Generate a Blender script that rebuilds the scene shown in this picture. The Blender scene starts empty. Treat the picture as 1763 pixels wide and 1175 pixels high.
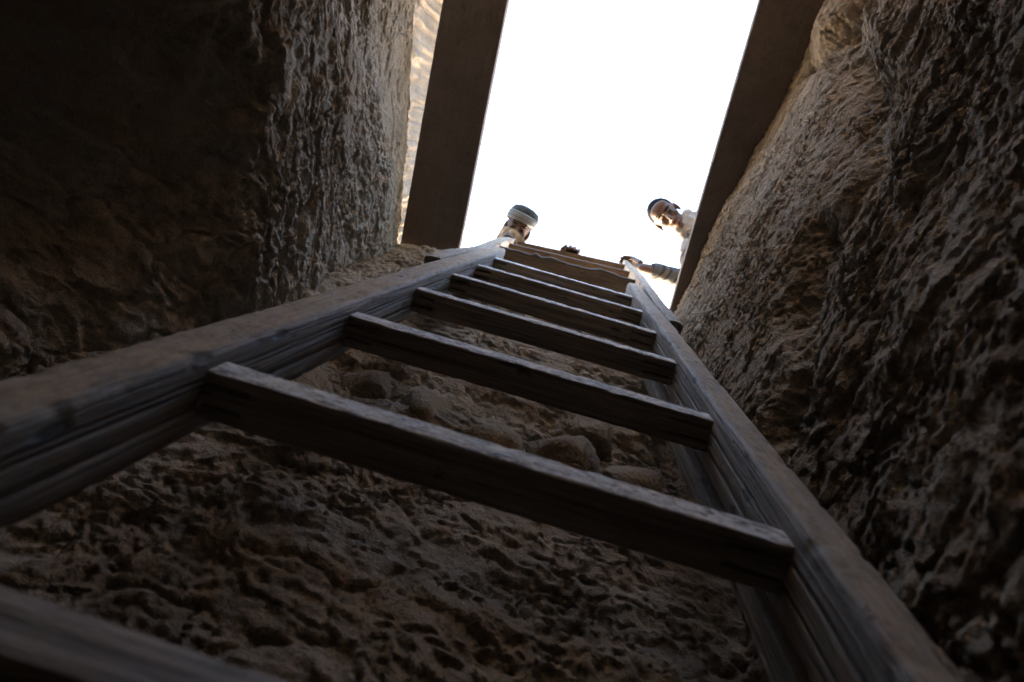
import bpy, math, random
import numpy as np
from mathutils import Matrix, Vector

random.seed(4); rng = np.random.default_rng(7)
scene = bpy.context.scene
col = scene.collection

# ------------------------------------------------------------------ camera
# world: origin at the camera, Z up, Y towards the far (ladder) wall, X right
cam_d = bpy.data.cameras.new('camera'); cam = bpy.data.objects.new('camera', cam_d); col.objects.link(cam)
CX = (0.96857267, -0.21546951, 0.12425729)
CY = (-0.23974197, -0.94181556, 0.23559974)
CZ = (0.06626289, -0.25798515, -0.9638739)
cam.matrix_world = Matrix(((CX[0], CY[0], CZ[0], 0), (CX[1], CY[1], CZ[1], 0), (CX[2], CY[2], CZ[2], 0), (0, 0, 0, 1)))
cam_d.sensor_width = 36.0; cam_d.lens = 24.02
cam_d.clip_start = 0.01; cam_d.clip_end = 500
cam_d.dof.use_dof = True; cam_d.dof.focus_distance = 1.40; cam_d.dof.aperture_fstop = 5.6
scene.camera = cam

# ------------------------------------------------------------------ world and sun
SUN_EL, SUN_AZ = math.radians(14), math.radians(3)      # azimuth from +Y towards +X
w = bpy.data.worlds.new('World'); scene.world = w; w.use_nodes = True
nt = w.node_tree; nt.nodes.clear()
sky = nt.nodes.new('ShaderNodeTexSky'); sky.sky_type = 'NISHITA'; sky.sun_disc = False
sky.sun_elevation = SUN_EL; sky.sun_rotation = SUN_AZ
sky.air_density = 0.8; sky.dust_density = 8.0; sky.ozone_density = 0.3
bg = nt.nodes.new('ShaderNodeBackground'); bg.inputs['Strength'].default_value = 0.15
wo = nt.nodes.new('ShaderNodeOutputWorld')
nt.links.new(sky.outputs[0], bg.inputs[0]); nt.links.new(bg.outputs[0], wo.inputs[0])
sun_d = bpy.data.lights.new('sun', 'SUN'); sun_d.energy = 0.5; sun_d.angle = math.radians(12); sun_d.color = (1, .95, .87)
sun = bpy.data.objects.new('sun', sun_d); col.objects.link(sun)
sdir = Vector((math.sin(SUN_AZ) * math.cos(SUN_EL), math.cos(SUN_AZ) * math.cos(SUN_EL), math.sin(SUN_EL)))
sun.rotation_euler = sdir.to_track_quat('Z', 'Y').to_euler(); sun.location = sdir * 20
scene.view_settings.view_transform = 'Standard'; scene.view_settings.look = 'None'
scene.view_settings.exposure = 4.5; scene.view_settings.gamma = 1.0
scene.cycles.max_bounces = 8; scene.cycles.diffuse_bounces = 5
scene.cycles.use_denoising = True; scene.cycles.denoising_prefilter = 'ACCURATE'
scene.cycles.caustics_reflective = False; scene.cycles.caustics_refractive = False; scene.cycles.sample_clamp_indirect = 4

# ------------------------------------------------------------------ numpy noise
def _hash(ix, iy, seed):
    h = (ix.astype(np.int64) * 374761393 + iy.astype(np.int64) * 668265263 + seed * 1442695041) & 0xffffffff
    h = ((h ^ (h >> 13)) * 1274126177) & 0xffffffff
    return (h ^ (h >> 16)) & 0xffffffff
def perlin(x, y, seed=0):
    x = np.asarray(x, float); y = np.asarray(y, float)
    xi = np.floor(x); yi = np.floor(y); xf = x - xi; yf = y - yi
    u = xf * xf * xf * (xf * (xf * 6 - 15) + 10); v = yf * yf * yf * (yf * (yf * 6 - 15) + 10)
    def g(dx, dy):
        a = _hash(xi + dx, yi + dy, seed) * (2 * math.pi / 4294967296.0)
        return np.cos(a) * (xf - dx) + np.sin(a) * (yf - dy)
    return 1.5 * ((g(0, 0) * (1 - u) + g(1, 0) * u) * (1 - v) + (g(0, 1) * (1 - u) + g(1, 1) * u) * v)
def fbm(x, y, o=4, seed=0, gain=.5):
    s = 0; a = 1
    for k in range(o):
        s = s + a * perlin(x, y, seed + 17 * k); x = x * 2.03 + 3.1; y = y * 2.03 - 1.7; a *= gain
    return s
def ridged(x, y, o=4, seed=0, gain=.5):
    s = 0; a = 1
    for k in range(o):
        s = s + a * (1 - 2 * np.abs(perlin(x, y, seed + 31 * k))); x = x * 2.1 + 5.3; y = y * 2.1 + 2.2; a *= gain
    return s
def worley(x, y, seed=0):
    xi = np.floor(x); yi = np.floor(y); f1 = np.full(x.shape, 9.); f2 = f1.copy(); cid = np.zeros(x.shape)
    for dx in (-1, 0, 1):
        for dy in (-1, 0, 1):
            px = xi + dx + (_hash(xi + dx, yi + dy, seed) / 4294967296.0); py = yi + dy + (_hash(xi + dx, yi + dy, seed + 5) / 4294967296.0)
            d = np.hypot(px - x, py - y); c = _hash(xi + dx, yi + dy, seed + 9) / 4294967296.0
            m = d < f1
            f2 = np.where(m, f1, np.minimum(f2, d)); cid = np.where(m, c, cid); f1 = np.where(m, d, f1)
    return f1, f2, cid
def sstep(a, b, x):
    t = np.clip((np.asarray(x, float) - a) / (b - a), 0, 1); return t * t * (3 - 2 * t)

# ------------------------------------------------------------------ materials
def mat(name):
    m = bpy.data.materials.new(name); m.use_nodes = True
    t = m.node_tree; b = t.nodes['Principled BSDF']
    return m, t, b
def ramp(t, fac, stops):
    r = t.nodes.new('ShaderNodeValToRGB'); e = r.color_ramp.elements
    e[0].position = stops[0][0]; e[0].color = (*stops[0][1], 1); e[1].position = stops[-1][0]; e[1].color = (*stops[-1][1], 1)
    for p, c in stops[1:-1]:
        k = e.new(p); k.color = (*c, 1)
    t.links.new(fac, r.inputs[0]); return r.outputs[0]
def noise(t, vec, scale, detail=6, rough=.6, dist=0.):
    n = t.nodes.new('ShaderNodeTexNoise'); n.inputs['Scale'].default_value = scale; n.inputs['Detail'].default_value = detail
    n.inputs['Roughness'].default_value = rough; n.inputs['Distortion'].default_value = dist
    if vec is not None: t.links.new(vec, n.inputs['Vector'])
    return n.outputs['Fac']
def mix(t, fac, a, b, mode='MIX'):
    n = t.nodes.new('ShaderNodeMix'); n.data_type = 'RGBA'; n.blend_type = mode
    for s, i in ((fac, 0), (a, 6), (b, 7)):
        if isinstance(s, (int, float)): n.inputs[i].default_value = s
        elif isinstance(s, tuple): n.inputs[i].default_value = (*s, 1)
        else: t.links.new(s, n.inputs[i])
    return n.outputs[2]
def math_n(t, op, a, b=0.):
    n = t.nodes.new('ShaderNodeMath'); n.operation = op
    for s, i in ((a, 0), (b, 1)):
        if isinstance(s, (int, float)): n.inputs[i].default_value = s
        else: t.links.new(s, n.inputs[i])
    return n.outputs[0]
def bump(t, b, h, strength, dist):
    n = t.nodes.new('ShaderNodeBump'); n.inputs['Strength'].default_value = strength; n.inputs['Distance'].default_value = dist
    t.links.new(h, n.inputs['Height']); t.links.new(n.outputs[0], b.inputs['Normal'])

def rock_mat(name, c0, c1, c2, warm=(.42, .29, .15), warm_amt=.5):
    m, t, b = mat(name)
    tc = t.nodes.new('ShaderNodeTexCoord').outputs['Object']
    n1 = noise(t, tc, 3.2, 8, .62, .6); n2 = noise(t, tc, 26, 8, .7); n3 = noise(t, tc, 190, 5, .7)
    base = ramp(t, n1, [(.30, c0), (.5, c1), (.72, c2)])
    stain = ramp(t, noise(t, tc, 5.5, 6, .6, .4), [(.48, (0, 0, 0)), (.68, (1, 1, 1))])
    sf = math_n(t, 'MULTIPLY', stain, warm_amt)
    base = mix(t, sf, base, warm)
    base = mix(t, .55, base, ramp(t, n2, [(.25, (.55, .52, .50)), (.55, (1, 1, 1)), (.8, (1.15, 1.13, 1.12))]), 'MULTIPLY')
    base = mix(t, .4, base, ramp(t, n3, [(.3, (.5, .5, .5)), (.65, (1.15, 1.15, 1.15))]), 'MULTIPLY')
    t.links.new(base, b.inputs['Base Color'])
    b.inputs['Roughness'].default_value = 1.; b.inputs['Specular IOR Level'].default_value = .04
    h = math_n(t, 'ADD', math_n(t, 'MULTIPLY', noise(t, tc, 70, 6, .65), 1.0), math_n(t, 'MULTIPLY', n3, .4))
    bump(t, b, h, .8, .016)
    return m
M_rock = rock_mat('rock', (0.236, 0.180, 0.128), (0.355, 0.287, 0.216), (0.428, 0.360, 0.284), (0.375, 0.272, 0.165), .38)
M_rockL = rock_mat('rock_pale', (0.250, 0.195, 0.140), (0.367, 0.304, 0.234), (0.437, 0.374, 0.304), (0.406, 0.295, 0.180), .5)
M_block = rock_mat('block', (0.266, 0.200, 0.141), (0.340, 0.266, 0.196), (0.392, 0.322, 0.248))
M_ground = rock_mat('damp_earth', (.10, .08, .058), (.14, .112, .082), (.18, .145, .108), (.15, .105, .06))
M_floor = rock_mat('sand', (.13, .105, .078), (.19, .155, .115), (.24, .20, .15), (.2, .14, .08))

def wood_mat(name, dark, midc, light, dust=(.34, .27, .20), spec=.35, rough=.56, knots=.7):
    m, t, b = mat(name)
    tc = t.nodes.new('ShaderNodeTexCoord').outputs['Object']
    oi = t.nodes.new('ShaderNodeObjectInfo')
    sc = t.nodes.new('ShaderNodeVectorMath'); sc.operation = 'SCALE'; sc.inputs[0].default_value = (3.1, 7.7, 5.3); t.links.new(oi.outputs['Random'], sc.inputs['Scale'])
    ad = t.nodes.new('ShaderNodeVectorMath'); ad.operation = 'ADD'; t.links.new(tc, ad.inputs[0]); t.links.new(sc.outputs[0], ad.inputs[1])
    def mp(s):
        n = t.nodes.new('ShaderNodeMapping'); n.inputs['Scale'].default_value = s; t.links.new(ad.outputs[0], n.inputs['Vector']); return n.outputs[0]
    g1 = noise(t, mp((85, 2.6, 85)), 1, 7, .65, .5); g2 = noise(t, mp((260, 5, 260)), 1, 4, .7)
    blot = noise(t, mp((9, 3.5, 9)), 1, 6, .6, .3)
    c = ramp(t, g1, [(.30, dark), (.5, midc), (.68, light)])
    c = mix(t, .8, c, ramp(t, g2, [(.34, (.35, .34, .33)), (.58, (1.15, 1.15, 1.15))]), 'MULTIPLY')
    c = mix(t, .6, c, ramp(t, blot, [(.3, (.55, .52, .5)), (.55, (1, 1, 1)), (.75, (1.2, 1.2, 1.2))]), 'MULTIPLY')
    # dark bruises, small knots and chips
    vo = t.nodes.new('ShaderNodeTexVoronoi'); vo.inputs['Scale'].default_value = 1; t.links.new(mp((24, 9, 24)), vo.inputs['Vector'])
    kn = ramp(t, math_n(t, 'ADD', vo.outputs['Distance'], math_n(t, 'MULTIPLY', math_n(t, 'SUBTRACT', g1, .5), .25)), [(.10, (1, 1, 1)), (.18, (0, 0, 0))])
    c = mix(t, math_n(t, 'MULTIPLY', kn, knots), c, (.02, .016, .013))
    at = t.nodes.new('ShaderNodeAttribute'); at.attribute_name = 'dust'  # front-face weight: real dust on the rails, painted sheen on the rungs
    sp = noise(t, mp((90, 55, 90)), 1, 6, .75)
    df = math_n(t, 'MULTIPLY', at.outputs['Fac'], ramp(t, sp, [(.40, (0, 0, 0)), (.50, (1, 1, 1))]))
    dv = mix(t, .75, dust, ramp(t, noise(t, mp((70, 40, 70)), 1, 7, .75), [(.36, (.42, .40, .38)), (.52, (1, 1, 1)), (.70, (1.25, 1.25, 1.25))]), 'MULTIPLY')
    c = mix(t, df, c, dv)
    spk = ramp(t, noise(t, mp((46, 22, 46)), 1, 4, .6), [(.66, (0, 0, 0)), (.70, (1, 1, 1))])
    c = mix(t, math_n(t, 'MULTIPLY', spk, knots), c, (.025, .021, .018))
    t.links.new(c, b.inputs['Base Color'])
    rr = math_n(t, 'ADD', math_n(t, 'MULTIPLY', g1, .25), math_n(t, 'ADD', math_n(t, 'MULTIPLY', df, .35), rough - .12))
    t.links.new(rr, b.inputs['Roughness']); b.inputs['Specular IOR Level'].default_value = spec
    h = math_n(t, 'ADD', math_n(t, 'MULTIPLY', g1, .45), math_n(t, 'ADD', math_n(t, 'MULTIPLY', g2, .6), math_n(t, 'ADD', math_n(t, 'MULTIPLY', sp, .25), math_n(t, 'MULTIPLY', kn, -.6))))
    bump(t, b, h, .9, .006)
    return m
M_rail = wood_mat('weathered_rail', (.16, .132, .104), (.28, .24, .198), (.39, .345, .295), (.38, .295, .21))
M_rung = wood_mat('rung_wood', (.14, .112, .086), (.245, .20, .16), (.36, .31, .26), (.66, .66, .66))  # last colour: sky sheen on worn rung fronts, painted in as pale tone
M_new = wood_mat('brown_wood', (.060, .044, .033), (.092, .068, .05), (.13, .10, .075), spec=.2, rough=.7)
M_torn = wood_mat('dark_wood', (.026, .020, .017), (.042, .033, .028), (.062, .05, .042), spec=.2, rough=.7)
M_pale = wood_mat('pale_wood', (.20, .17, .14), (.30, .265, .225), (.38, .34, .295), (.32, .27, .21), .3, .6)
def ply_mat():
    m, t, b = mat('grey_brown_plank'); tc = t.nodes.new('ShaderNodeTexCoord').outputs['Object']
    n = t.nodes.new('ShaderNodeMapping'); n.inputs['Scale'].default_value = (60, 3, 60); t.links.new(tc, n.inputs['Vector'])
    c = ramp(t, noise(t, n.outputs[0], 1, 5, .6, .4), [(.25, (.112, .092, .081)), (.75, (.132, .110, .097))])
    c = mix(t, .7, c, ramp(t, noise(t, tc, 7, 7, .65), [(.32, (.66, .66, .66)), (.6, (1.05, 1.05, 1.05))]), 'MULTIPLY')
    c = mix(t, .5, c, ramp(t, noise(t, tc, 60, 5, .7), [(.3, (.6, .6, .6)), (.55, (1.05, 1.05, 1.05))]), 'MULTIPLY')
    sp = ramp(t, noise(t, tc, 38, 3, .5), [(.69, (0, 0, 0)), (.73, (1, 1, 1))])
    c = mix(t, math_n(t, 'MULTIPLY', sp, .55), c, (.035, .027, .022))
    t.links.new(c, b.inputs['Base Color']); b.inputs['Roughness'].default_value = .75; b.inputs['Specular IOR Level'].default_value = .2
    bump(t, b, noise(t, n.outputs[0], 2, 5, .6), .4, .003)
    return m
M_plank = ply_mat()

def plain(name, c, rough=.8, c2=None, sc=40, bscale=None):
    m, t, b = mat(name); tc = t.nodes.new('ShaderNodeTexCoord').outputs['Object']
    n = noise(t, tc, sc, 5, .6)
    c2 = c2 or tuple(.65 * x for x in c)
    t.links.new(ramp(t, n, [(.32, c2), (.62, c)]), b.inputs['Base Color']); b.inputs['Roughness'].default_value = rough
    if bscale: bump(t, b, noise(t, tc, bscale, 4, .6), .5, .004)
    return m
def stripes(name, ca, cb, cc, axis_scale, bands, tint=None):
    # woven stripes measured on the garment itself, along the direction axis_scale
    m, t, b = mat(name); tc = t.nodes.new('ShaderNodeTexCoord').outputs['Object']
    d = t.nodes.new('ShaderNodeVectorMath'); d.operation = 'DOT_PRODUCT'; d.inputs[1].default_value = axis_scale; t.links.new(tc, d.inputs[0])
    f = math_n(t, 'FRACT', d.outputs['Value'])
    c = ramp(t, f, bands); r = c.node; r.color_ramp.interpolation = 'CONSTANT'
    n = noise(t, tc, 90, 4, .6)
    c = mix(t, .35, c, ramp(t, n, [(.3, (.6, .6, .6)), (.65, (1.1, 1.1, 1.1))]), 'MULTIPLY')
    t.links.new(c, b.inputs['Base Color']); b.inputs['Roughness'].default_value = .9
    bump(t, b, noise(t, tc, 35, 4, .6), .5, .006)
    return m
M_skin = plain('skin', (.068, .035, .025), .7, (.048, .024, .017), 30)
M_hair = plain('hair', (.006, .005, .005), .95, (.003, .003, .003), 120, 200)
M_hair.node_tree.nodes['Principled BSDF'].inputs['Specular IOR Level'].default_value = .1
M_eye = plain('eye_dark', (.02, .012, .01), .3)
M_lip = plain('lip', (.16, .06, .05), .5)
M_scarf = plain('white_cloth', (.28, .285, .30), .9, (.18, .185, .20), 18, 30)
M_beige = plain('beige_cloth', (.22, .185, .128), .9, (.16, .13, .09), 18, 40)
M_dark = plain('dark_cloth', (.03, .032, .038), .9, (.018, .018, .022), 20, 40)
M_trous = plain('trouser_cloth', (.08, .075, .07), .9, (.05, .047, .045), 20, 40)
M_shoe = plain('shoe_leather', (.03, .022, .016), .6)
M_cap = plain('dark_cap', (.016, .020, .019), .95, (.009, .012, .011), 40, 90)

# ------------------------------------------------------------------ object helpers
def mesh_obj(name, verts, faces, material, parent=None, smooth=True, attr=None):
    me = bpy.data.meshes.new(name)
    me.from_pydata([tuple(v) for v in verts], [], [tuple(f) for f in faces])
    me.validate(); me.update()
    me.polygons.foreach_set('use_smooth', [smooth] * len(me.polygons))
    if attr is not None:
        a = me.attributes.new('dust', 'FLOAT', 'POINT'); a.data.foreach_set('value', np.asarray(attr, 'f'))
    me.materials.append(material)
    o = bpy.data.objects.new(name, me); col.objects.link(o)
    if parent: o.parent = parent
    return o
def grid_obj(name, P, material, parent=None, flip=False):
    """P: (nu,nv,3) array -> quad sheet"""
    nu, nv = P.shape[:2]
    me = bpy.data.meshes.new(name)
    i = np.arange(nu * nv).reshape(nu, nv)
    q = np.stack([i[:-1, :-1], i[1:, :-1], i[1:, 1:], i[:-1, 1:]], -1).reshape(-1, 4)
    if flip: q = q[:, ::-1]
    me.vertices.add(nu * nv); me.vertices.foreach_set('co', P.reshape(-1).astype('f'))
    me.loops.add(q.size); me.loops.foreach_set('vertex_index', q.reshape(-1).astype('i'))
    me.polygons.add(len(q)); me.polygons.foreach_set('loop_start', np.arange(0, q.size, 4, dtype='i'))
    me.polygons.foreach_set('use_smooth', np.ones(len(q), bool))
    me.update(calc_edges=True); me.validate()
    me.materials.append(material)
    o = bpy.data.objects.new(name, me); col.objects.link(o)
    if parent: o.parent = parent
    return o
def tag(o, label, cat, group=None):
    o['label'] = label; o['category'] = cat
    if group: o['group'] = group
    return o
def empty(name, m=None):
    o = bpy.data.objects.new(name, None); o.empty_display_size = .1; col.objects.link(o)
    if m is not None: o.matrix_world = m
    return o

# ------------------------------------------------------------------ pit walls
RIM = 2.60; FLOOR = -0.62
def rock_disp(u, v, seed, k=1.0, crisp=1.0):
    """broken, roughly bedded rock: u runs along the wall, v up it"""
    u0, v0 = u, v
    u = u * .95; v = v * 1.45 + .12 * u
    wu = u + .035 * fbm(u * 6, v * 6, 3, seed + 1); wv = v + .035 * fbm(u * 6 + 9, v * 6, 3, seed + 2)
    big = .030 * fbm(wu * 2.4, wv * 2.4, 3, seed + 3)
    f1, f2, c = worley(wu * 7.5, wv * 7.5, seed + 4)
    facets = .015 * (c - .5) * sstep(0, .2, f2 - f1) - .008 * (1 - sstep(0, .10, f2 - f1))
    mid = .0090 * ridged(wu * 10, wv * 10, 3, seed + 5, .55)
    f1, f2, c = worley(wu * 24, wv * 24, seed + 14)
    chips = .0055 * (c - .5) * sstep(0, .2, f2 - f1) + .003 * np.minimum(f2 - f1, .4)
    mask = .4 + .6 * sstep(-.4, .5, fbm(u0 * 3.1, v0 * 3.1, 2, seed + 8))
    fine = (.0058 * ridged(wu * 27, wv * 27, 4, seed + 6, .62) + chips) * mask
    pit = -.006 * sstep(.22, .7, perlin(wu * 44, wv * 44, seed + 7)) * mask - .003 * np.abs(perlin(u0 * 80, v0 * 95, seed + 11))
    return k * (big + facets + mid) + crisp * (fine + pit)
def cells(lo, a, b, hi, fine, coarse):
    return np.unique(np.concatenate([np.arange(lo, a, coarse), np.arange(a, b, fine), np.arange(b, hi + coarse, coarse)]).round(5))

# left wall: upright and pale near the rim, deeply undercut lower down
def left_base(Y, z):
    x = -.735 + .0 * Y
    x = x - .040 * sstep(.3, -.7, Y)
    x = x + .045 * np.exp(-((z - 1.62) / .28) ** 2)                        # bulging brow above the undercut
    lip = 1.38 + .10 * perlin(Y * 2.3, Y * 0 + 4.4, 3)
    x = x - (.56 * sstep(0, .50, lip - z) + .10 * sstep(.5, 1.6, lip - z)) * (1 - .70 * sstep(.05, .55, Y))
    x = x - .05 * sstep(2.45, 2.75, z) + .05 * sstep(-.35, .35, Y) * sstep(1.9, 2.3, z)
    return x
Yg = cells(-1.9, -.85, .55, .75, .0042, .03)
zt = cells(FLOOR - .1, .25, 2.62, 2.66, .0044, .03)
lipn = 22
Y, Z = np.meshgrid(Yg, zt, indexing='ij')
d = rock_disp(Y, Z, 100, 1.0 - .55 * sstep(1.5, 2.2, Z), 1.0 - .15 * sstep(1.9, 2.4, Z))
PX = left_base(Y, Z) + d
Pl = np.stack([PX, Y, Z - .45 * d], -1)
ext = []
for k in range(1, lipn):
    e = k * .025; yy = Yg
    up = .62 * float(sstep(.04, .20, e)); dd = .020 * fbm(yy * 9, yy * 0 + e * 14, 4, 5) + .008 * ridged(yy * 26, yy * 0 + e * 40, 3, 15)
    ext.append(np.stack([Pl[:, -1, 0] * 0 - .775 + .05 * sstep(-.35, .35, yy) - .03 * sstep(.3, -.7, yy) - .6 * max(0, e - .18) - .10 * min(e, .18) - dd, yy, 2.70 + .2 * min(e, .05) + up + .5 * dd], -1))
Pl = np.concatenate([Pl, np.stack(ext, 1)], 1)
wl = grid_obj('rock_wall', Pl, M_rockL)
tag(wl, 'pale rough rock wall of the pit on the left, sunk in black shade low down, beside the left plank', 'rock wall')

# far wall: behind the ladder
def far_base(X, z):
    y = .475 + .075 * sstep(1.9, .3, z) + .02 * np.sin(X * 5)
    y = y - .03 * np.exp(-((z - 2.2) / .3) ** 2)
    y = y + .022 * np.exp(-((z - 1.18) / .16) ** 4) * sstep(-.50, -.42, X) * sstep(.50, .3, X)   # seat for the stone course
    y = y - .04 * sstep(2.25, 2.52, z) * sstep(-.40, -.52, X)
    return y
Xg = cells(-1.35, -.95, .62, .9, .0042, .03); zf = cells(FLOOR - .1, .3, 2.5, RIM - .03, .0044, .02)
X, Z = np.meshgrid(Xg, zf, indexing='ij')
d = rock_disp(X * 1.25, Z * 1.25, 300, .60, .85)
Pf = np.stack([X, far_base(X, Z) - d, Z - .45 * d], -1)
ext = []
for k in range(1, 22):
    e = k * .025
    ext.append(np.stack([Xg, Pf[:, -1, 1] + e, Pf[:, -1, 2] + .03 * (1 - math.exp(-e * 9)) + .012 * fbm(Xg * 9, Xg * 0 + e * 9, 3, 6)], -1))
Pf = np.concatenate([Pf, np.stack(ext, 1)], 1)
wf = grid_obj('rock_wall', Pf, M_rock, flip=True)
tag(wf, 'dark rough rock wall behind the ladder rungs, with a course of rounded stones set into it', 'rock wall')

# right wall: a lit shoulder near the rim, cut off below by a wandering fissure
def seg_dist(Y, z, pts):
    best = np.full(Y.shape, 9.); 
    for (a, b), (c, e) in zip(pts[:-1], pts[1:]):
        L2 = (c - a) ** 2 + (e - b) ** 2
        t = np.clip(((Y - a) * (c - a) + (z - b) * (e - b)) / L2, 0, 1)
        best = np.minimum(best, np.hypot(Y - a - t * (c - a), z - b - t * (e - b)))
    return best
FISS = [(-.52, 2.26), (-.36, 1.95), (-.27, 1.72), (-.10, 1.50), (.03, 1.52), (.16, 1.44), (.30, 1.30), (.45, 1.2)]
def fiss_z(Y):
    return np.interp(Y, [p[0] for p in FISS], [p[1] for p in FISS])
def right_base(Y, z):
    x = np.interp(Y, [-1.9, -.75, -.5, -.24, .05, .42, .8], [.66, .60, .585, .53, .462, .405, .36])
    x = x + .03 * sstep(2.35, 2.62, z) * 0
    wob = .035 * fbm(Y * 7, z * 9, 4, 77, .6)
    below = fiss_z(Y) - z + wob
    x = x + .034 * sstep(-.03, .07, below) - .075 * sstep(.07, .40, below) - .055 * sstep(.4, 1.2, below)
    x = x + (.035 + .05 * perlin(Y * 6, z * 6, 79)) * np.exp(-(seg_dist(Y + wob, z - wob, FISS) / .05) ** 2)
    x = x - .036 * np.exp(-(((Y + .60) / .10) ** 2 + ((z - 2.40) / .12) ** 2) ** 2)                 # boulder by the rim
    x = x + .03 * np.exp(-(seg_dist(Y + wob, z + wob, [(-.70, 2.22), (-.58, 2.24), (-.47, 2.36), (-.46, 2.5)]) / .02) ** 2)
    return x
Yr = cells(-1.9, -.85, .55, .75, .0042, .03); zr = cells(FLOOR - .1, .3, 2.58, RIM - .015, .0044, .02)
Y, Z = np.meshgrid(Yr, zr, indexing='ij')
sh = sstep(-.06, .06, Z - fiss_z(Y) - .04 * fbm(Y * 5, Z * 5, 3, 78))
d = rock_disp(Y * 1.25, Z * 1.25, 500, .58 - .24 * sh, .95)
Pr = np.stack([right_base(Y, Z) - d, Y, Z - .45 * d], -1)
ext = []
for k in range(1, 24):
    e = k * .025
    ext.append(np.stack([Pr[:, -1, 0] + e, Yr, Pr[:, -1, 2] + .0 + .006 * fbm(Yr * 9, Yr * 0 + e * 9, 3, 8)], -1))
Pr = np.concatenate([Pr, np.stack(ext, 1)], 1)
wr = grid_obj('rock_wall', Pr, M_rock, flip=True)
tag(wr, 'brown rough rock wall of the pit on the right, split by a dark fissure below the right plank', 'rock wall')

# near wall behind the camera
Xn = np.arange(-1.4, 1.0, .03); zn = np.arange(FLOOR - .1, RIM - .02, .03)
X, Z = np.meshgrid(Xn, zn, indexing='ij'); d = rock_disp(X, Z, 700)
Pn = np.stack([X, -1.72 + d, Z], -1)
ext = [np.stack([Xn, Pn[:, -1, 1] - k * .05, Pn[:, -1, 2] + .01 * fbm(Xn * 9, Xn * 0 + k, 2, 9)], -1) for k in range(1, 10)]
Pn = np.concatenate([Pn, np.stack(ext, 1)], 1)
wn = grid_obj('rock_wall', Pn, M_rock)
tag(wn, 'rough rock wall closing the pit opposite the ladder', 'rock wall')

# pit floor and the ground above
X, Y = np.meshgrid(np.arange(-1.6, 1.2, .03), np.arange(-2, 1, .03), indexing='ij')
fl = grid_obj('floor', np.stack([X, Y, FLOOR + .03 * fbm(X * 4, Y * 4, 4, 21)], -1), M_floor); fl['kind'] = 'structure'
def ring(name, x0, x1, y0, y1, R, zin):
    n = 64; V = []; F = []
    per = []
    for k in range(n):
        s = k / n * 4; a = int(s); f = s - a
        per.append([(x0 + f * (x1 - x0), y0), (x1, y0 + f * (y1 - y0)), (x1 - f * (x1 - x0), y1), (x0, y1 - f * (y1 - y0))][a])
    rad = [0, .3, .8, 1.6, 3, 6, 12, 30, 90]
    cx, cy = (x0 + x1) / 2, (y0 + y1) / 2
    for r in rad:
        for k, (x, y) in enumerate(per):
            l = math.hypot(x - cx, y - cy); ux, uy = (x - cx) / l, (y - cy) / l
            px, py = x + ux * r, y + uy * r
            V.append((px, py, zin - .012 + (.05 * float(fbm(np.array(px * .4), np.array(py * .4), 3, 31)) if r > .8 else 0)))
    for i in range(len(rad) - 1):
        for k in range(n):
            a = i * n + k; b = i * n + (k + 1) % n
            F.append((a, b, b + n, a + n))
    return mesh_obj(name, V, F, M_ground)
gr = ring('ground', -1.02, .98, -2.0, .85, 90, RIM - .03); gr['kind'] = 'structure'

# the course of rounded stones in the far wall (parts of that wall)
def stone(name, c, r, seed, material, parent, flat=.25):
    n, m_ = 72, 48; V = []; F = []
    th = np.linspace(0, 2 * math.pi, n, endpoint=False); ph = np.linspace(-math.pi / 2, math.pi / 2, m_)
    T, P = np.meshgrid(th, ph, indexing='ij')
    def sp(a, e): return np.sign(a) * np.abs(a) ** e
    x = sp(np.cos(P), .38) * sp(np.cos(T), .38); y = sp(np.cos(P), .38) * sp(np.sin(T), .38); z = sp(np.sin(P), .38)
    r3 = np.random.default_rng(seed); k = np.ones_like(x)
    for _ in range(15):                                                   # broken facets
        nv = r3.normal(size=3) * (1, .8, 1); nv /= np.linalg.norm(nv); hgt = .60 + .42 * r3.random()
        dd = (x * nv[0] + y * nv[1] + z * nv[2]) * k
        k = np.where(dd > hgt, k * hgt / np.maximum(dd, 1e-6), k)
    k = k * (1 + .02 * fbm(x * 1.6 + seed * 3.3 + z, y * 1.6 + z * 1.3, 3, seed) + .03 * ridged(x * 5 + z * 3, y * 5 + seed, 3, seed + 3))
    a = .3 * (r3.random() - .5); ca, sa = math.cos(a), math.sin(a)
    xx, zz = x * k * r[0], z * k * r[2]
    G = np.stack([c[0] + ca * xx - sa * zz, c[1] + y * k * r[1], c[2] + sa * xx + ca * zz], -1)
    G = np.concatenate([G, G[:1]], 0)
    return grid_obj(name, G, material, parent, flip=False)
for i, (x, z, rx, rz) in enumerate([(-.345, 1.27, .085, .10), (-.205, 1.20, .062, .085), (-.085, 1.185, .068, .115), (.055, 1.165, .082, .12), (.195, 1.15, .070, .105), (.315, 1.16, .058, .09),
                                    (-.44, 1.20, .06, .07), (.12, 1.305, .06, .045)]):
    stone('stone_block', (x, .532 + .012 * (i % 3), z), (rx, .075, rz), 40 + i, M_block, wf)

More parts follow.
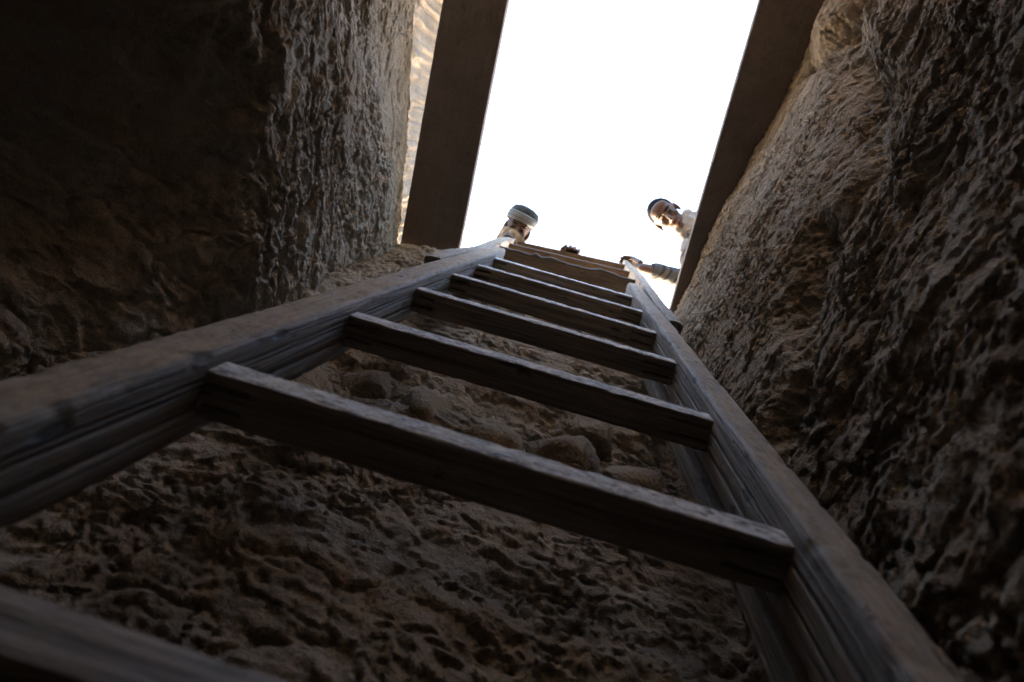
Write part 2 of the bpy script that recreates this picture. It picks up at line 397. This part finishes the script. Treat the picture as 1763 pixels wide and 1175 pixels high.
# ------------------------------------------------------------------ boards
def board(name, wd, dp, length, material, parent=None, rnd=.006, grooves=(), groove_face='x1', dust_sheen_face='z1', dust=.0, wear=.0015, warp=.004, seed=0,
          slits=(), slit_ends=(), edge_fn=None, step=.006, skew0=0., skew1=0., taper=0.):
    """length along local y (0..length), width x (0..wd), depth z (0..dp). Grooves run the whole length on one face; slits are saw kerfs near an end of the bottom face (x0)."""
    prof = []                                                             # (x, z, nx, nz, corner, dust_sheen_w, tag)
    def arc(cx_, cz_, a0):
        for a in (0, 22, 45, 68, 90):
            t = math.radians(a0 + a); prof.append((cx_ + rnd * math.cos(t), cz_ + rnd * math.sin(t), math.cos(t), math.sin(t), 1., None))
    def side(p, q, n, face, extra=()):
        L = math.dist(p, q); ts = list(np.linspace(0, 1, max(3, int(L / .008) + 2))[1:-1])
        marks = {}
        for e in extra:
            for dlt, dv in ((-.0022, 0), (-.0012, 1), (0, 1), (.0012, 1), (.0022, 0)):
                tt = (e + dlt) / L
                if 0 < tt < 1:
                    ts = [t for t in ts if abs(t - tt) * L > .0008]; ts.append(tt); marks[tt] = dv
        for t in sorted(ts):
            prof.append((p[0] + t * (q[0] - p[0]), p[1] + t * (q[1] - p[1]), n[0], n[1], 0., (face, marks.get(t, None))))
    r = rnd
    arc(wd - r, dp - r, 0)
    side((wd - r, dp), (r, dp), (0, 1), 'z1', grooves if groove_face == 'z1' else ())
    arc(r, dp - r, 90)
    side((0, dp - r), (0, r), (-1, 0), 'x0', [s - r for s in (slits or (grooves if groove_face == 'x0' else ()))])
    arc(r, r, 180)
    side((r, 0), (wd - r, 0), (0, -1), 'z0', ())
    arc(wd - r, r, 270)
    side((wd, r), (wd, dp - r), (1, 0), 'x1', [dp - g - r for g in grooves] if groove_face == 'x1' else ())
    ns = max(2, int(length / step)); ys = np.linspace(0, length, ns + 1)
    if slit_ends: ys = np.unique(np.concatenate([ys] + [np.array([e[0], e[0] + .004, e[1] - .004, e[1]]) for e in slit_ends]).clip(0, length))
    n = len(prof); A = np.array([p[:5] for p in prof]); idx = np.arange(n) * .35
    V = np.zeros((len(ys), n, 3)); D = np.zeros((len(ys), n))
    bx = warp * perlin(ys * 1.1, ys * 0 + seed + .3, seed + 50); bz = warp * perlin(ys * 1.3, ys * 0 + seed + .7, seed + 51)
    for i, y in enumerate(ys):
        chip = np.maximum(0, perlin(idx * 0 + y * 34, idx * .5 + seed, seed + 52) - .22) * wear * 3 * A[:, 4]
        rough = wear * (.4 * perlin(idx * 0 + y * 60, idx, seed + 53) + .4 * perlin(idx * 0 + y * 5, idx * .5, seed + 54))
        off = rough - chip
        for j, p in enumerate(prof):
            if p[5] and p[5][1] is not None:
                if p[5][0] == 'x0' and slits:
                    if any(a < y < b for a, b in slit_ends): off[j] -= .012 * p[5][1]
                else: off[j] -= .0028 * p[5][1]
        sc = 1 - taper * y / length
        V[i, :, 0] = wd / 2 + (A[:, 0] - wd / 2) * sc + A[:, 2] * off + bx[i]; V[i, :, 2] = A[:, 1] + A[:, 3] * off + bz[i]; V[i, :, 1] = y
        for j, p in enumerate(prof):
            f = p[5][0] if p[5] else None
            nz = A[j, 3] if dust_sheen_face == 'z1' else A[j, 2]
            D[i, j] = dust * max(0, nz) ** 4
    V[0, :, 1] += skew0 * (A[:, 0] / wd - .5) + .003 * perlin(idx * 2, idx * 0 + .2, seed); V[-1, :, 1] += skew1 * (A[:, 0] / wd - .5) + .003 * perlin(idx * 2, idx * 0 + .6, seed)
    if edge_fn: edge_fn(V, A, ys, prof)
    ny = len(ys); verts = V.reshape(-1, 3); faces = []
    for i in range(ny - 1):
        for j in range(n):
            a = i * n + j; b = i * n + (j + 1) % n
            faces.append((b, a, a + n, b + n))
    # end caps sunk by a ring so that they stay crisp
    c0 = len(verts); verts = np.concatenate([verts, [V[0].mean(0)], [V[-1].mean(0)]], 0)
    for j in range(n):
        faces.append((c0, j, (j + 1) % n)); faces.append((c0 + 1, (ny - 1) * n + (j + 1) % n, (ny - 1) * n + j))
    o = mesh_obj(name, verts, faces, material, parent, True, np.concatenate([D.reshape(-1), [0, 0]]))
    me = o.data
    me.polygons.foreach_set('use_smooth', [len(p.vertices) == 4 for p in me.polygons])
    return o
def place(o, origin, ax, ay, az):
    m = Matrix((( ax[0], ay[0], az[0], origin[0]), (ax[1], ay[1], az[1], origin[1]), (ax[2], ay[2], az[2], origin[2]), (0, 0, 0, 1)))
    o.matrix_local = m
def nrm(v): v = np.array(v, float); return v / np.linalg.norm(v)

# ------------------------------------------------------------------ ladder
# ladder frame (x along rungs, l up the rails, n out of the front), fitted to the photograph
LX = np.array((0.99909031, 0.04264458, 0.)); LL = np.array((-0.00231279, 0.05418477, 0.99852825)); LN = np.array((0.04258182, -0.99761989, 0.05423411))
LO = np.array((-0.30155331, 0.24288709, 0.56641407))
LM = Matrix([[LX[i], LL[i], LN[i], LO[i]] for i in range(3)] + [[0, 0, 0, 1]])
def lw(x, l, n): return Vector(LO + LX * x + LL * l + LN * n)
ladder = empty('wooden_ladder', LM)
tag(ladder, 'weathered grey wooden ladder leaning on the far rim, its top spliced to a second length', 'ladder')
TAP = .0213220; Wd = .54; R_F = .0201; DEP = .0833; WL = .0515; WR = .0456
# two side rails with moulding grooves on their inner faces
l0 = -1.17
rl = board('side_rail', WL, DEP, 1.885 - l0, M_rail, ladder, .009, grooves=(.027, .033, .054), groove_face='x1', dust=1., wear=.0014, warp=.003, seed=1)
ay = nrm((TAP, 1, 0)); place(rl, (TAP * l0 - WL, l0, R_F - DEP), nrm((1, -TAP, 0)), ay, (0, 0, 1))
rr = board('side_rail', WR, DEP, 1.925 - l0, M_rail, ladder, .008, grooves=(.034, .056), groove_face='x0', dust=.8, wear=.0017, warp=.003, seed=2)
ay = nrm((-TAP, 1, 0)); place(rr, (Wd - TAP * l0, l0, R_F - DEP), nrm((1, TAP, 0)), ay, (0, 0, 1))
# lower rungs: square-ish battens housed between the rails
HR, DR, ROL = .0356, .0430, .2212
RL = [-.362, -.0142, .3374, .6913, 1.0106, 1.3338, 1.6541]
cz = nrm((0, ROL, 1)); cxr = nrm((0, 1, -ROL))
for i, l in enumerate(RL):
    a = TAP * l - .012; b = Wd - TAP * l + .012
    g = board('rung', HR, DR, b - a, M_rung, ladder, .0028, dust=.0 if i == 0 else 1., wear=.0011, warp=.0015, seed=10 + i, slits=(.013, .031),  # pale front carries painted-in sky sheen; lowest rung goes without
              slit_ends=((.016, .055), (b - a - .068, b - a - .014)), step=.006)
    # local x = thickness (up the rail), y = along the rung, z = towards the front
    tilt = (-.006, .004, .0, .003, -.003, .002, .0)[i]
    # bottom faces are planed askew to the front faces
    g.data.transform(Matrix(((1, 0, ROL, -ROL * DR), (0, 1, 0, 0), (0, 0, 1, 0), (0, 0, 0, 1))))
    ayr = nrm((1, tilt, 0)); place(g, (a, l, -DR), np.array((-ayr[1], ayr[0], 0)), ayr, (0, 0, 1))
# backing board nailed behind the right rail
for side, (x0, lo, hi, bw) in ((1, (.553, -1.17, 1.15, .036)),):
    bb = board('backing_board', bw, .030, hi - lo, M_rail, ladder, .004, dust=0, wear=.002, warp=.006, seed=30 + side)
    s = TAP if side == 0 else -TAP
    ay = nrm((s, 1, 0)); place(bb, (x0 + s * lo, lo, -.128), nrm((1, -s, 0)), ay, (0, 0, 1))
# second length: two rails overlapping outside the first, and three more rungs
def between(name, p, q, wd, dp, material, zdir, seed, **k):
    p = np.array(p, float); q = np.array(q, float); ay = nrm(q - p); az = np.array(zdir, float); ax = nrm(np.cross(ay, az)); az = nrm(np.cross(ax, ay))
    o = board(name, wd, dp, float(np.linalg.norm(q - p)), material, ladder, seed=seed, **k)
    place(o, p - ax * wd / 2 - az * dp / 2, ax, ay, az); return o
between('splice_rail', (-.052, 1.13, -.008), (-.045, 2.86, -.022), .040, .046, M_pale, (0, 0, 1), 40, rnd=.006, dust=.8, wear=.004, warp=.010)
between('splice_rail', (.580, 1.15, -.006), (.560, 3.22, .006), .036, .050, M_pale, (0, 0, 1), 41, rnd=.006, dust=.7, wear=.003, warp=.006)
def torn(V, A, ys, prof):
    for i, y in enumerate(ys):
        t = .008 * perlin(np.array(y * 7.), np.array(.4), 5) + .004 * perlin(np.array(y * 25.), np.array(.4), 6) + .010 * math.exp(-((y - .16) / .012) ** 2)
        V[i, :, 2] += np.where(A[:, 3] > .3, t, 0)
def rung_at(l, xl, xr, nl, nr, h, dpt, m_, seed, fn=None, **k):
    p = np.array((xl, l, nl - dpt / 2)); q = np.array((xr, l, nr - dpt / 2))
    ay = nrm(q - p); az = nrm(np.array((0, 0, 1.)) - ay * ay[2]); ax = nrm(np.cross(ay, az))
    o = board('rung', h, dpt, float(np.linalg.norm(q - p)), m_, ladder, .003, seed=seed, edge_fn=fn, wear=.0015, warp=.003, **k)
    if ax[1] < 0: ax = -ax; az = az
    m = Matrix([[ax[i], ay[i], az[i], (p - ax * 0 - az * dpt / 2)[i]] for i in range(3)] + [[0, 0, 0, 1]]); o.matrix_local = m
    return o
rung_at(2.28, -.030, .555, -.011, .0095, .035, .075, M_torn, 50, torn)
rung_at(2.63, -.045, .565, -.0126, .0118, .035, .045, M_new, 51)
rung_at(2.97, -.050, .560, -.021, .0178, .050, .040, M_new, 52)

# ------------------------------------------------------------------ planks over the opening
def plank(x0, x1, y0, y1, z, seed, sk0, sk1, label):
    o = board('plank', x1 - x0, .042, y1 - y0, M_plank, None, .004, dust=0, wear=.0012, warp=.003, seed=seed, skew0=sk0, skew1=sk1, step=.02)
    o.matrix_world = Matrix.Translation((x0, y0, z))
    return tag(o, label, 'plank', 'planks laid across the pit mouth')
plank(-.690, -.4605, -1.95, .432, RIM, 60, 0, -.075, 'wide brown plank left of the opening, its end showing above the left ladder rail')
plank(.3812, .640, -1.95, .62, RIM, 61, 0, 0, 'dark brown plank right of the opening, partly hidden by the right wall')

# ------------------------------------------------------------------ people
def capsule_mesh(V, F, p, r0, q, r1, n=16):
    p = np.array(p, float); q = np.array(q, float); d = q - p; L = np.linalg.norm(d)
    ax = d / L if L > 1e-6 else np.array((0, 0, 1.))
    a = nrm(np.cross(ax, (0.3, .8, .5))); b = np.cross(ax, a); base = len(V); rings = []
    for t in np.linspace(-math.pi / 2, 0, 6)[1:]: rings.append((p + ax * r0 * math.sin(t), r0 * math.cos(t)))
    for t in np.linspace(0, math.pi / 2, 6)[:-1]: rings.append((q + ax * r1 * math.sin(t), r1 * math.cos(t)))
    for c, r in rings:
        for k in range(n):
            th = 2 * math.pi * k / n; V.append(c + r * (math.cos(th) * a + math.sin(th) * b))
    m_ = len(rings)
    for i in range(m_ - 1):
        for k in range(n):
            F.append((base + i * n + k, base + i * n + (k + 1) % n, base + (i + 1) * n + (k + 1) % n, base + (i + 1) * n + k))
    s = len(V); V.append(p - ax * r0); V.append(q + ax * r1)
    for k in range(n):
        F.append((s, base + (k + 1) % n, base + k)); F.append((s + 1, base + (m_ - 1) * n + k, base + (m_ - 1) * n + (k + 1) % n))
def ell_mesh(V, F, c, r, R=None, n=20, m_=12):
    base = len(V); R = np.eye(3) if R is None else R
    for i in range(1, m_):
        ph = math.pi * i / m_
        for k in range(n):
            th = 2 * math.pi * k / n
            V.append(np.array(c) + R @ np.array((r[0] * math.sin(ph) * math.cos(th), r[1] * math.sin(ph) * math.sin(th), r[2] * math.cos(ph))))
    for i in range(m_ - 2):
        for k in range(n):
            F.append((base + i * n + k, base + (i + 1) * n + k, base + (i + 1) * n + (k + 1) % n, base + i * n + (k + 1) % n))
    s = len(V); V.append(np.array(c) + R @ np.array((0, 0, r[2]))); V.append(np.array(c) - R @ np.array((0, 0, r[2])))
    for k in range(n):
        F.append((s, base + k, base + (k + 1) % n)); F.append((s + 1, base + (m_ - 2) * n + (k + 1) % n, base + (m_ - 2) * n + k))
class Blob:
    """capsules and ellipsoids fused into ONE continuous surface"""
    def __init__(s): s.V = []; s.F = []
    def cap(s, p, r0, q, r1): capsule_mesh(s.V, s.F, p, r0, q, r1); return s
    def chain(s, pts):
        for (p, r), (q, r2) in zip(pts[:-1], pts[1:]): s.cap(p, r, q, r2)
        return s
    def ell(s, c, r, R=None): ell_mesh(s.V, s.F, c, r, R); return s
    def build(s, name, material, parent, voxel=.006, smooth=4, wrinkle=0):
        o = mesh_obj(name, s.V, s.F, material, parent)
        m = o.modifiers.new('fuse', 'REMESH'); m.mode = 'VOXEL'; m.voxel_size = voxel; m.use_smooth_shade = True
        if smooth:
            k = o.modifiers.new('soften', 'SMOOTH'); k.factor = .5; k.iterations = smooth
        if wrinkle:
            tx = bpy.data.textures.new(name, 'CLOUDS'); tx.noise_scale = .05; tx.noise_depth = 2
            dm = o.modifiers.new('folds', 'DISPLACE'); dm.texture = tx; dm.strength = wrinkle; dm.texture_coords = 'LOCAL'
        return o
class Head:
    def __init__(s, c, up, face, k): 
        s.c = np.array(c, float); s.u = nrm(up); f = np.array(face, float); s.f = nrm(f - s.u * (f @ s.u)); s.r = np.cross(s.f, s.u); s.k = k
        s.R = np.stack([s.r, s.f, s.u], 1)
    def p(s, v): return s.c + s.R @ (np.array(v, float) * s.k)
    def add(s, b):
        k = s.k
        E = [((0, -.012, .03), (.073, .094, .088)), ((0, .034, -.04), (.056, .058, .078)), ((0, .066, -.094), (.026, .022, .020)), ((.034, .058, -.022), (.026, .027, .026)), ((-.034, .058, -.022), (.026, .027, .026)),
             ((0, .070, .036), (.052, .020, .014)), ((0, .083, -.068), (.024, .014, .012)), ((0, .05, .06), (.058, .035, .035)),
             ((.076, -.006, -.006), (.010, .020, .032)), ((-.076, -.006, -.006), (.010, .020, .032)), ((.012, .098, -.036), (.010, .010, .008)), ((-.012, .098, -.036), (.010, .010, .008))]
        for c, r in E: b.ell(s.p(c), tuple(k * x for x in r), s.R)
        b.cap(s.p((0, .082, .018)), .008 * k, s.p((0, .112, -.032)), .012 * k)
    def features(s, body):
        for sx in (1, -1):
            o = Blob().ell(s.p((sx * .031, .077, .004)), (.013 * s.k, .008 * s.k, .006 * s.k), s.R); o = mesh_obj('eye', o.V, o.F, M_eye, body)
            o = Blob().ell(s.p((sx * .032, .086, .026)), (.020 * s.k, .006 * s.k, .0038 * s.k), s.R); mesh_obj('eyebrow', o.V, o.F, M_hair, body)
        o = Blob().ell(s.p((0, .094, -.066)), (.021 * s.k, .006 * s.k, .0055 * s.k), s.R); mesh_obj('mouth', o.V, o.F, M_lip, body)
def grip(b, c, a, u, wv, wrist, k=1.0, spread=.019, bar=.022):
    """hand closed over a bar at c: a runs across the fingers, u up over the bar, wv to the side the fingertips come down on"""
    c = np.array(c, float); a = nrm(a); u = nrm(u); wv = nrm(wv); wrist = np.array(wrist, float)
    ln = (.92, 1.0, .96, .80)
    kn = []
    for i in range(4):
        o = a * (i - 1.5) * spread * k; s = ln[i]
        pts = [c + o * .9 - wv * (bar + .016) * k + u * .010 * k, c + o - wv * bar * .75 * k + u * (bar + .012) * k * s, c + o * 1.05 + wv * bar * .55 * k + u * (bar + .009) * k * s,
               c + o * 1.05 + wv * (bar + .010) * k * s - u * .000, c + o + wv * (bar + .004) * k * s - u * .020 * k * s]
        rr_ = [.0100, .0096, .0088, .0080, .0068]
        b.chain([(p, r * k) for p, r in zip(pts, rr_)]); kn.append(pts[0])
        b.cap(kn[-1], .0105 * k, kn[-1] * .45 + wrist * .55, .014 * k)
    pc = (kn[1] + kn[2]) / 2
    b.cap(pc * .5 + wrist * .5, .017 * k, wrist, .021 * k)
    th = c - a * 2.4 * spread * k - wv * (bar + .01) * k
    b.chain([(wrist * .7 + th * .3 - a * .012 * k, .015 * k), (th - u * .012 * k, .0115 * k), (c - a * 2.2 * spread * k - u * .006 * k + wv * .012 * k, .0095 * k), (c - a * 1.7 * spread * k + wv * (bar + .004) * k - u * .018 * k, .0075 * k)])

# --- man on the right, standing on the rim and bending over the opening
man = empty('person'); man.location = (1.05, .25, RIM)
man_inv = man.matrix_basis.inverted()
tag(man, 'bare-headed person in a dark checked shirt and white scarf leaning in over the right plank', 'person')
def par(o, root):
    o.matrix_parent_inverse = Matrix.Translation(-root.location); return o
hd = Head((.428, .145, 4.03), (-.9, -.40, .15), (.10, .02, -1), 1.0)
neckb = np.array((.565, .175, 4.02))
b = Blob(); hd.add(b)
b.cap(hd.p((0, -.022, -.05)), .052, neckb, .060)
chest = np.array((.745, .20, 3.88)); belly = np.array((.95, .25, 3.66)); hip = np.array((1.08, .27, 3.50))
b.chain([(neckb, .06), (chest, .12), (belly, .115), (hip, .12)])
shR = np.array((.605, .335, 3.83)); elR = np.array((.62, .425, 3.60)); wrR = np.array((.325, .400, 3.475))
shL = np.array((.70, .03, 3.93)); elL = np.array((.80, -.03, 3.64)); wrL = np.array((.92, .02, 3.42))
for sh, el, wr_ in ((shR, elR, wrR), (shL, elL, wrL)):
    b.chain([(chest * .6 + sh * .4, .07), (sh, .056), (el, .040), (wr_ * .75 + el * .25, .033), (wr_, .026)])
hand_c = np.array(lw(.560, 3.20, .004))
grip(b, hand_c, (0.05, 1, 0), (0, 0, 1), (-1, 0, 0), wrR, 1.0)
b.ell(wrL + np.array((.045, 0, -.035)), (.045, .020, .04)); 
for i in range(4): b.chain([(wrL + np.array((.06, -.024 + .016 * i, -.06)), .010), (wrL + np.array((.085, -.024 + .016 * i, -.095)), .009), (wrL + np.array((.08, -.022 + .015 * i, -.125)), .0075)])
b.chain([(wrL + np.array((.03, -.03, -.03)), .012), (wrL + np.array((.055, -.045, -.075)), .009)])
for sy in (-1, 1):
    b.chain([(hip + np.array((0, sy * .09, -.02)), .095), (np.array((1.06, .27 + sy * .11, 3.06)), .058), (np.array((1.10, .27 + sy * .12, 2.85)), .052), (np.array((1.12, .27 + sy * .13, 2.68)), .036)])
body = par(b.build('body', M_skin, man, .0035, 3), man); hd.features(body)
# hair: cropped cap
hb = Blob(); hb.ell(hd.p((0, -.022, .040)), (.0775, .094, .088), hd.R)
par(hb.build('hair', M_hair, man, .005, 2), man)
M_check = stripes('checked_shirt', 0, 0, 0, (9, 6, 5), [(0, (.05, .058, .07)), (.42, (.010, .012, .017)), (.60, (.075, .07, .07)), (.85, (.010, .012, .017))])
sb = Blob(); sb.chain([(neckb * .75 + chest * .25, .085), (chest, .150), (belly, .142), (hip + np.array((0, 0, .02)), .140)])
sb.ell(chest, (.13, .19, .12)); sb.chain([(shR, .078), (chest * .5 + neckb * .5, .085)])
for sh, el, wr_ in ((shR, elR, wrR), (shL, elL, wrL)):
    sb.chain([(chest * .5 + sh * .5, .09), (sh, .074), (el, .056), (wr_ * .78 + el * .22, .045)])
par(sb.build('shirt', M_check, man, .007, 3, .012), man)
tb = Blob()
for sy in (-1, 1):
    tb.chain([(hip + np.array((0, sy * .085, .02)), .118), (np.array((1.06, .27 + sy * .11, 3.06)), .078), (np.array((1.10, .27 + sy * .12, 2.85)), .07), (np.array((1.12, .27 + sy * .13, 2.68)), .06)])
par(tb.build('trousers', M_trous, man, .009, 3, .012), man)
for sy in (-1, 1):
    f = Blob(); f.chain([(np.array((1.14, .27 + sy * .13, RIM + .045)), .045), (np.array((1.02, .27 + sy * .15, RIM + .035)), .038), (np.array((.95, .27 + sy * .15, RIM + .03)), .030)])
    par(f.build('shoe', M_shoe, man, .008, 2), man)
# scarf wound round the neck, one end hanging in front
sc_ = Blob(); nk = hd.p((0, -.030, -.125)) * .45 + neckb * .55; axn = nrm(neckb - hd.p((0, -.02, -.05))); sa = nrm(np.cross(axn, (0, 0, 1))); sb2 = np.cross(axn, sa)
pts = []
for k in range(44):
    th = k / 14 * 2 * math.pi; pts.append((nk + axn * (-.035 + .028 * (k / 14) + .006 * math.sin(k * 1.3)) + (.080 + .007 * math.sin(k * 1.7)) * (math.cos(th) * sa + math.sin(th) * sb2), .024 + .005 * math.sin(k * 2.3)))
sc_.chain(pts)
sc_.chain([(nk + np.array((.0, .05, .0)), .045), (nk + np.array((.035, .12, -.05)), .045), (np.array((.565, .27, 3.88)), .042), (np.array((.55, .30, 3.84)), .030)])
par(sc_.build('scarf', M_scarf, man, .006, 3, .010), man)

# --- young person behind the ladder top, face half covered
kid = empty('person'); kid.location = (-.40, .95, RIM)
tag(kid, 'person in a pale banded cap with a beige cloth over the mouth', 'person')
hk = Head((-.355, .374, 3.62), (.24, -.95, .20), (.10, -.20, -1), .88)
nk2 = np.array((-.385, .55, 3.66))
b = Blob(); hk.add(b); b.cap(hk.p((0, -.03, -.05)), .044, nk2, .05)
ch2 = np.array((-.39, .70, 3.52)); hp2 = np.array((-.40, .96, 3.27))
b.chain([(nk2, .05), (ch2, .10), ((ch2 + hp2) / 2, .10), (hp2, .10)])
kR = np.array((-.535, .66, 3.52)); eR = np.array((-.50, .60, 3.30)); wR = np.array((-.405, .520, 3.345))
kL = np.array((-.25, .66, 3.52)); eL = np.array((-.12, .66, 3.34)); wL = np.array((-.045, .560, 3.44))
for sh, el, wr_ in ((kR, eR, wR), (kL, eL, wL)):
    b.chain([(ch2 * .6 + sh * .4, .055), (sh, .045), (el, .034), (wr_ * .75 + el * .25, .028), (wr_, .022)])
grip(b, lw(-.045, 2.845, -.015), (.25, .0, -1), (-.3, -.9, 0), (1, .2, 0), wR, .88)
grip(b, lw(.262, 3.005, -.006), (1, .04, .0), (0, 0, 1), (0, -1, 0), wL, 1.12, .020, .022)
for sx in (-1, 1):
    b.chain([(hp2 + np.array((sx * .075, 0, -.02)), .08), (np.array((-.40 + sx * .09, .86, 2.95)), .05), (np.array((-.40 + sx * .09, .96, 2.67)), .033)])
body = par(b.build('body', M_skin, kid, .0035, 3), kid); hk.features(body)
# cap: dark crown with pale wrapped bands
def lathe_head(h, prof, name, material, parent, n=48, wob=.0):
    V = []; F = []
    for i, (rx, ry, z, yo) in enumerate(prof):
        for k in range(n):
            th = 2 * math.pi * k / n; wv = 1 + wob * math.sin(th * 5 + i * 1.7)
            V.append(h.p((rx * wv * math.cos(th), yo + ry * wv * math.sin(th), z)))
    for i in range(len(prof) - 1):
        for k in range(n): F.append((i * n + k, i * n + (k + 1) % n, (i + 1) * n + (k + 1) % n, (i + 1) * n + k))
    V.append(h.p((0, prof[-1][3], prof[-1][2]))); s = len(V) - 1
    for k in range(n): F.append(((len(prof) - 1) * n + k, (len(prof) - 1) * n + (k + 1) % n, s))
    o = mesh_obj(name, V, F, material, parent)
    m = o.modifiers.new('thick', 'SOLIDIFY'); m.thickness = .004; m.offset = 1
    return o
cap = lathe_head(hk, [(.083, .106, .052, -.008), (.0865, .110, .075, -.010), (.086, .108, .106, -.013), (.076, .095, .130, -.016), (.045, .055, .143, -.018), (.02, .02, .146, -.018)], 'cap', M_cap, kid, wob=.012); par(cap, kid)
M_band = stripes('cap_band', 0, 0, 0, tuple(44 * hk.u), [(0, (.135, .15, .16)), (.30, (.085, .10, .11)), (.55, (.13, .145, .155)), (.82, (.028, .033, .036))])
band = lathe_head(hk, [(.0885, .112, .046, -.008), (.0925, .117, .056, -.009), (.0925, .117, .070, -.010), (.0925, .116, .086, -.011), (.089, .112, .096, -.012)], 'cap_band', M_band, cap, wob=.008)
band.data.polygons.foreach_set('use_smooth', [True] * len(band.data.polygons))
# drop the closing fan of the band so that it is an open ring
import bmesh
bm = bmesh.new(); bm.from_mesh(band.data); bm.faces.ensure_lookup_table()
bmesh.ops.delete(bm, geom=[f for f in bm.faces if len(f.verts) == 3], context='FACES'); bm.to_mesh(band.data); bm.free()
# dark hair and hood edge round the face
hh = Blob(); hh.ell(hk.p((0, -.045, .0)), (.083 * .9, .075 * .9, .10 * .9), hk.R)
par(hh.build('hair', M_hair, kid, .005, 2), kid)
# cloth over nose and mouth
T, Q = np.meshgrid(np.linspace(-1.75, 1.75, 60), np.linspace(0, 1, 34), indexing='ij')
top = -.014 - .030 * np.abs(T / 1.75) ** 1.5 + .012 * T; zz = top - Q * (.112 + .02 * np.sin(T * 2))
fold = (.006 * np.sin(T * 7 + Q * 6) + .005 * np.sin(T * 13 - Q * 9)) * (.2 + Q)
rad = 1 - .12 * Q ** 2
xx = (.084 + fold) * np.sin(T) * rad; yy = -.005 + (.103 + fold) * np.cos(T) * rad + .026 * np.exp(-(T / .33) ** 2) * np.exp(-((Q - .22) / .3) ** 2)
G = hk.c + (np.stack([xx, yy, zz], -1) * hk.k) @ hk.R.T
cb = grid_obj('face_cloth', G, M_beige, kid); sm = cb.modifiers.new('thick', 'SOLIDIFY'); sm.thickness = .004; sm.offset = 0; par(cb, kid)
jb = Blob(); jb.chain([(nk2 * .7 + ch2 * .3, .075), (ch2, .125), ((ch2 + hp2) / 2, .125), (hp2, .125)])
for sh, el, wr_ in ((kR, eR, wR), (kL, eL, wL)):
    jb.chain([(ch2 * .5 + sh * .5, .075), (sh, .062), (el, .048), (wr_ * .8 + el * .2, .038)])
par(jb.build('jacket', M_dark, kid, .007, 3, .010), kid)
tb = Blob()
for sx in (-1, 1):
    tb.chain([(hp2 + np.array((sx * .07, 0, .0)), .10), (np.array((-.40 + sx * .09, .86, 2.95)), .068), (np.array((-.40 + sx * .09, .96, 2.68)), .052)])
par(tb.build('trousers', M_trous, kid, .008, 3, .010), kid)
for sx in (-1, 1):
    f = Blob(); f.chain([(np.array((-.40 + sx * .09, .97, RIM + .04)), .038), (np.array((-.40 + sx * .10, .87, RIM + .033)), .033), (np.array((-.40 + sx * .10, .81, RIM + .028)), .026)])
    par(f.build('shoe', M_shoe, kid, .008, 2), kid)
